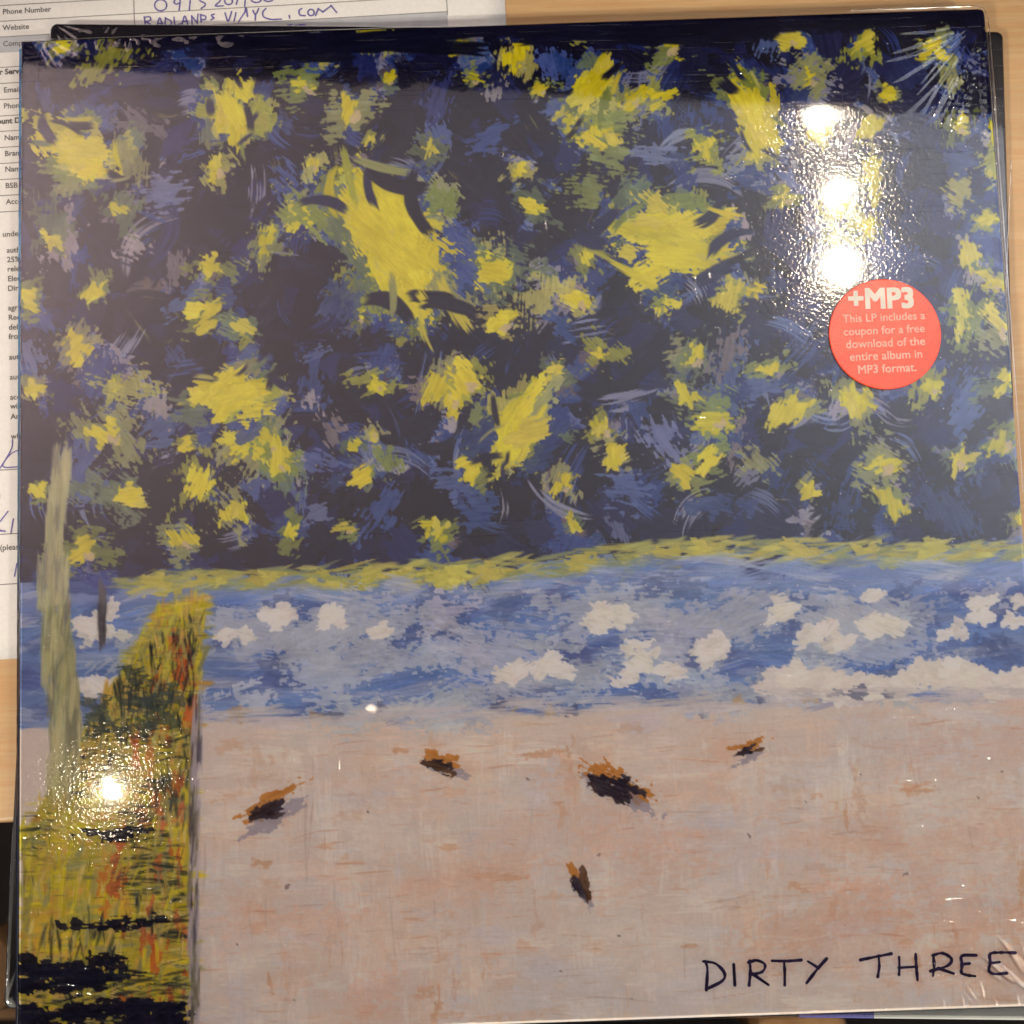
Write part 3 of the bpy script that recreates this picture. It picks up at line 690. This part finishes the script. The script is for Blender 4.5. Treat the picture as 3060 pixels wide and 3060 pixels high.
# film: fine grid near the borders, raised creases fanning from the corners
ds = .00023
fine = np.arange(0, .044, ds)
H2 = HALF + .0009
xs = np.concatenate([-H2 + fine, np.linspace(-H2 + .0455, H2 - .0455, 190), H2 - fine[::-1]])
FX, FY = np.meshgrid(xs, xs[::-1])
FZ = np.full_like(FX, .00045)
FZ += .00006 * (fbm(FX * 60 + 9, FY * 60 + 3, 2) - .5) + .000022 * (fbm(FX * 210 + 5, FY * 150 + 8, 2) - .5)
edn = H2 - np.maximum(np.abs(FX), np.abs(FY))
FZ -= .0016 * np.clip(1 - edn / .0016, 0, 1) ** 2
def fan(cx, cy, a0, a1, n, r0, r1, amp, wdt, seed, jr=.4, bead=.06):
    g = np.random.default_rng(seed); global FZ
    for k in range(n):
        a = math.radians(a0 + (a1 - a0) * (k + g.uniform(.1, .9)) / n)
        ra, rb = r0 * g.uniform(.5, 1.5), r1 * g.uniform(1 - jr, 1)
        dx, dy = FX - cx, FY - cy
        s_ = dx * math.cos(a) + dy * math.sin(a); t_ = -dx * math.sin(a) + dy * math.cos(a) + g.uniform(-6, 6) * s_ ** 2
        w_ = wdt * (.7 + s_ / r1 * .9)
        env = ss(s_, ra, ra + r1 * .18) * (1 - ss(s_, rb * .55, rb))
        FZ += amp * g.uniform(.5, 1.2) * env * np.exp(-(t_ / w_) ** 2) * (1 + bead * (2 * vnoise(s_ * 900 + k * 7.3, t_ * 300 + k) - 1))
fan(HALF - .001, HALF - .004, 194, 250, 14, .006, .046, .00034, .00052, 1, .35)
fan(HALF - .001, HALF - .004, 240, 268, 9, .005, .046, .00036, .00046, 2, .3, .7)
fan(HALF - .002, -HALF - .002, 92, 150, 15, .010, .036, .00030, .00044, 3, .6)
fan(HALF - .020, -HALF - .006, 95, 130, 9, .008, .018, .0002, .00028, 4, .5)
fan(-HALF + .004, HALF + .004, 285, 350, 8, .004, .020, .00012, .0004, 5)
g = np.random.default_rng(11)
for k in range(46):                                          # short creases along the lower edge
    x_ = g.uniform(-.05, .15); a = math.radians(g.uniform(95, 118)); L_ = g.uniform(.003, .009)
    dx, dy = FX - x_, FY + H2; s_ = dx * math.cos(a) + dy * math.sin(a); t_ = -dx * math.sin(a) + dy * math.cos(a)
    FZ += .00016 * g.uniform(.4, 1.2) * ss(s_, .0006, .002) * (1 - ss(s_, L_ * .5, L_)) * np.exp(-(t_ / .00024) ** 2)
for k in range(46):                                          # and along the upper left edge
    x_ = g.uniform(-.15, -.085); a = math.radians(g.uniform(250, 290)); L_ = g.uniform(.002, .007)
    dx, dy = FX - x_, FY - H2; s_ = dx * math.cos(a) + dy * math.sin(a); t_ = -dx * math.sin(a) + dy * math.cos(a)
    FZ += .00022 * g.uniform(.4, 1.2) * ss(s_, .0004, .0016) * (1 - ss(s_, L_ * .5, L_)) * np.exp(-(t_ / .0004) ** 2)
Xf, Yf = rounded(FX / H2, FY / H2, H2, .0036, .0012)
grid_mesh('shrink_wrap', Xf, Yf, FZ, M_FILM, lp)
# pinched seam of the wrap around the upper right corner and down the side
def seam(pts, wd, zz, name='wrap_seam', parent=lp, off=None, hgt=.0003, mat=None):
    q = smooth_line([(a.x, a.y, 0) for a in pts], 8); V = []; Fc = []
    g = random.Random(5)
    for i, p in enumerate(q):
        d_ = (q[min(i + 1, len(q) - 1)] - q[max(i - 1, 0)]).normalized(); nn = Vector((-d_.y, d_.x, 0))
        j = g.uniform(.6, 1.3)
        for f_, z_ in ((-.5, 0), (-.15, hgt * j), (.15, hgt * j), (.5, 0)):
            V.append((p.x + nn.x * wd * f_ * j, p.y + nn.y * wd * f_ * j, zz + z_))
    for i in range(len(q) - 1):
        for k in range(3): b_ = 4 * i + k; Fc.append((b_, b_ + 1, b_ + 5, b_ + 4))
    o = mesh(name, V, Fc, mat or M_SEAM, parent, True)
    if off is not None: o.location = -off
    return o
c0 = H2 + .0001
seam([Vector((x, y, 0)) for x, y in [(c0 - .045, c0), (c0 - .012, c0 + .0001), (c0 - .003, c0 - .0003), (c0 - .0006, c0 - .003), (c0, c0 - .010), (c0 + .0001, c0 - .035), (c0 + .0001, c0 - .08), (c0, c0 - .16)]], .0007, -.0005)

# hand lettering in the lower right, as dark ink on the print
M_LET = plain('dark_painted_lettering', (.032, .020, .075, 1), .3, nscale=260, var=.6)
kk = 1000 / 1932
L = []
def D(*pts): L.append([P(2060 + x * kk, 2560 + y * kk, ZT) - Vector((0, 0, ZT)) for x, y in pts])
D((92, 606), (104, 650), (98, 764)); D((84, 604), (150, 616), (202, 670), (190, 716), (98, 764))
D((256, 626), (262, 736))
D((348, 604), (352, 660), (345, 736)); D((344, 608), (390, 598), (436, 622), (420, 664), (352, 680)); D((368, 678), (452, 736))
D((482, 600), (560, 602), (640, 596)); D((546, 604), (550, 660), (550, 736))
D((688, 606), (742, 640)); D((788, 592), (740, 646), (680, 724))
D((992, 594), (1070, 578), (1160, 560)); D((1092, 574), (1096, 630), (1088, 686))
D((1210, 584), (1212, 630), (1210, 676)); D((1306, 566), (1310, 640), (1316, 706)); D((1212, 640), (1310, 634))
D((1408, 570), (1412, 630), (1406, 682)); D((1406, 568), (1460, 556), (1512, 588), (1490, 628), (1396, 658)); D((1440, 644), (1520, 672))
D((1650, 568), (1572, 572), (1574, 622), (1570, 668), (1600, 682), (1644, 688)); D((1574, 620), (1612, 616))
D((1876, 554), (1800, 552), (1736, 560), (1736, 610), (1728, 656), (1760, 676), (1826, 672)); D((1738, 614), (1786, 608))
ribbons('lettering', L, .00088, .00012, M_LET, lp, True, .26, 4)

# round red sticker on the wrap
m = Mat('red_sticker_paper'); n1 = m.noise(m.coord(), 1500, 3)
m.base(m.ramp(n1, [(.3, C4(226, 62, 40)), (.7, C4(240, 80, 52))])); m.rough(.42); nl = m.noise(m.coord(), 130, 2); m.link(m.bump(m.mix(.5, n1, nl), .6, .00022), m.b.inputs['Normal']); m.rough(.30); M_ST = m.m
M_STW = plain('sticker_white_print', (.62, .58, .52, 1), .45); M_STP = plain('sticker_fine_print', (.66, .42, .34, 1), .45)
sc = P(2642, 1000, ZT); rs = (P(2809, 1000, ZT) - sc).length
V = []; n = 72
for z_, r_ in ((.00045, rs), (.00078, rs), (.00084, rs - .00022)):
    V += [(sc.x + r_ * math.cos(2 * math.pi * k / n), sc.y + r_ * math.sin(2 * math.pi * k / n), z_) for k in range(n)]
Fc = [(j * n + k, j * n + (k + 1) % n, (j + 1) * n + (k + 1) % n, (j + 1) * n + k) for j in (0, 1) for k in range(n)] + [tuple(range(2 * n, 3 * n))]
stick = mesh('sticker', V, Fc, M_ST, lp); stick['label'] = 'round red sticker with white lettering'
ks = 500 / 1932
def stl(cx, cy, wpx, s, bold, slope=-.045):
    p0 = P(2400 + cx * ks, 780 + cy * ks, ZT); p1 = P(2400 + (cx + 100) * ks, 780 + (cy + 100 * slope) * ks, ZT)
    a = math.atan2(p1.y - p0.y, p1.x - p0.x); wm = (p1 - p0).length / 100 * wpx
    k_ = 0
    for dx_ in ([0] if bold == 0 else [-bold, 0, bold]):
        for dy_ in ([0] if bold == 0 else [-bold, bold]):
            text('sticker_text', s, p0 + Vector((dx_, dy_, 0)), a, M_STW if bold > .0002 else M_STP, stick, size=1, width=wm, align='CENTER', z=.00090 + k_ * 3e-6); k_ += 1
stl(893, 548, 730, '+MP3', .00034, -.02)
stl(922, 700, 945, 'This LP includes a', .00003); stl(925, 848, 930, 'coupon for a free', .00003); stl(940, 996, 908, 'download of the', .00003)
stl(948, 1142, 830, 'entire album in', .00003); stl(960, 1292, 668, 'MP3 format.', .00004)
flush_texts()

# ------------------------------------------------------------------ second sleeve beneath, dark, wrapped, turned two degrees
Z2 = ZT - .0037
tl, tr, bl = P(122, 74, Z2), P(2998, 98, Z2), P(12, 3008, Z2)
cx = (tr + bl) / 2; a_ = math.atan2((tr - tl).y, (tr - tl).x); h_ = ((tr - tl).length + (tl - bl).length) / 4
s2 = tag(empty('record_sleeve', (cx.x, cx.y, Z2), a_), 'dark wrapped record sleeve poking out beneath the painted one', 'record')
m = Mat('black_card'); n1 = m.noise(m.coord(), 25, 3)
m.base(m.ramp(n1, [(.35, (.006, .006, .012, 1)), (.65, (.014, .013, .030, 1))])); m.rough(.22)
nz = m.noise(m.coord(), 180, 2); m.link(m.bump(nz, .2, .0003), m.b.inputs['Normal'])
slab('card_body', h_, .0022, -.0036, 0, m.m, s2, .0004, True, .0005)
m_bw = plain('white_print', (.40, .43, .42, 1), .3, nscale=60, var=.03); m_bb = plain('blue_violet_print', (.07, .07, .30, 1), .3, nscale=1500, var=.3)
inv = Matrix.Translation(s2.location) @ Matrix.Rotation(a_, 4, 'Z'); inv = inv.inverted()
def L2(x, y): v_ = inv @ P(x, y, Z2); return Vector((v_.x, v_.y, 0))
x0, x1, x2 = L2(2388, 3052).x, L2(2612, 3052).x, h_ - .0006
mesh('blue_band', [(x0, -h_ + .0005, .00006), (x1, -h_ + .0005, .00006), (x1, -h_ + .03, .00006), (x0, -h_ + .03, .00006)], [(0, 1, 2, 3)], m_bb, s2)
mesh('white_panel', [(x1, -h_ + .0005, .00008), (x2, -h_ + .0005, .00008), (x2, -h_ + .08, .00008), (x1, -h_ + .08, .00008)], [(0, 1, 2, 3)], m_bw, s2)
# its wrap with creases at the corners
xs2 = np.concatenate([-h_ + np.arange(0, .03, .0004), np.linspace(-h_ + .031, h_ - .031, 40), h_ - np.arange(0, .03, .0004)[::-1]])
FX, FY = np.meshgrid(xs2, xs2[::-1]); FZ = np.full_like(FX, .00025)
edn = h_ - np.maximum(np.abs(FX), np.abs(FY)); FZ -= .0012 * np.clip(1 - edn / .0014, 0, 1) ** 2
for cxs, cys, a0, a1, sd_ in ((1, 1, 195, 265, 1), (-1, -1, 15, 75, 2), (-1, 1, 280, 350, 3)):
    fan(cxs * h_, cys * h_, a0, a1, 9, .002, .018, .00014, .0004, 20 + sd_)
g = np.random.default_rng(4)
for k in range(22):
    x_ = g.uniform(-.15, -.08); L_ = g.uniform(.002, .006); dx, dy = FX - x_, h_ - FY
    FZ += .00014 * ss(dy, .0002, .001) * (1 - ss(dy, L_ * .5, L_)) * np.exp(-((dx + dy * g.uniform(-.4, .8)) / .0005) ** 2)
FZ = np.minimum(FZ, .00042)
Xf, Yf = rounded(FX / h_, FY / h_, h_, .003)
grid_mesh('shrink_wrap', Xf, Yf, FZ, M_FILM, s2)
seam([L2(3019, 480), L2(3018, 520), L2(3012, 640), L2(3007, 760), L2(3003, 880)], .0005, .0004, parent=s2, hgt=.00025)
seam([L2(p_, q_) for p_, q_ in ((40, 2470), (33, 2600), (27, 2760), (22, 2900), (19, 2950))], .0006, -.0002, parent=s2, hgt=.0003)

# what the pile rests on shows nowhere, but keep the heights honest
print('tris', sum(len(o.data.polygons) for o in bpy.data.objects if o.type == 'MESH'))
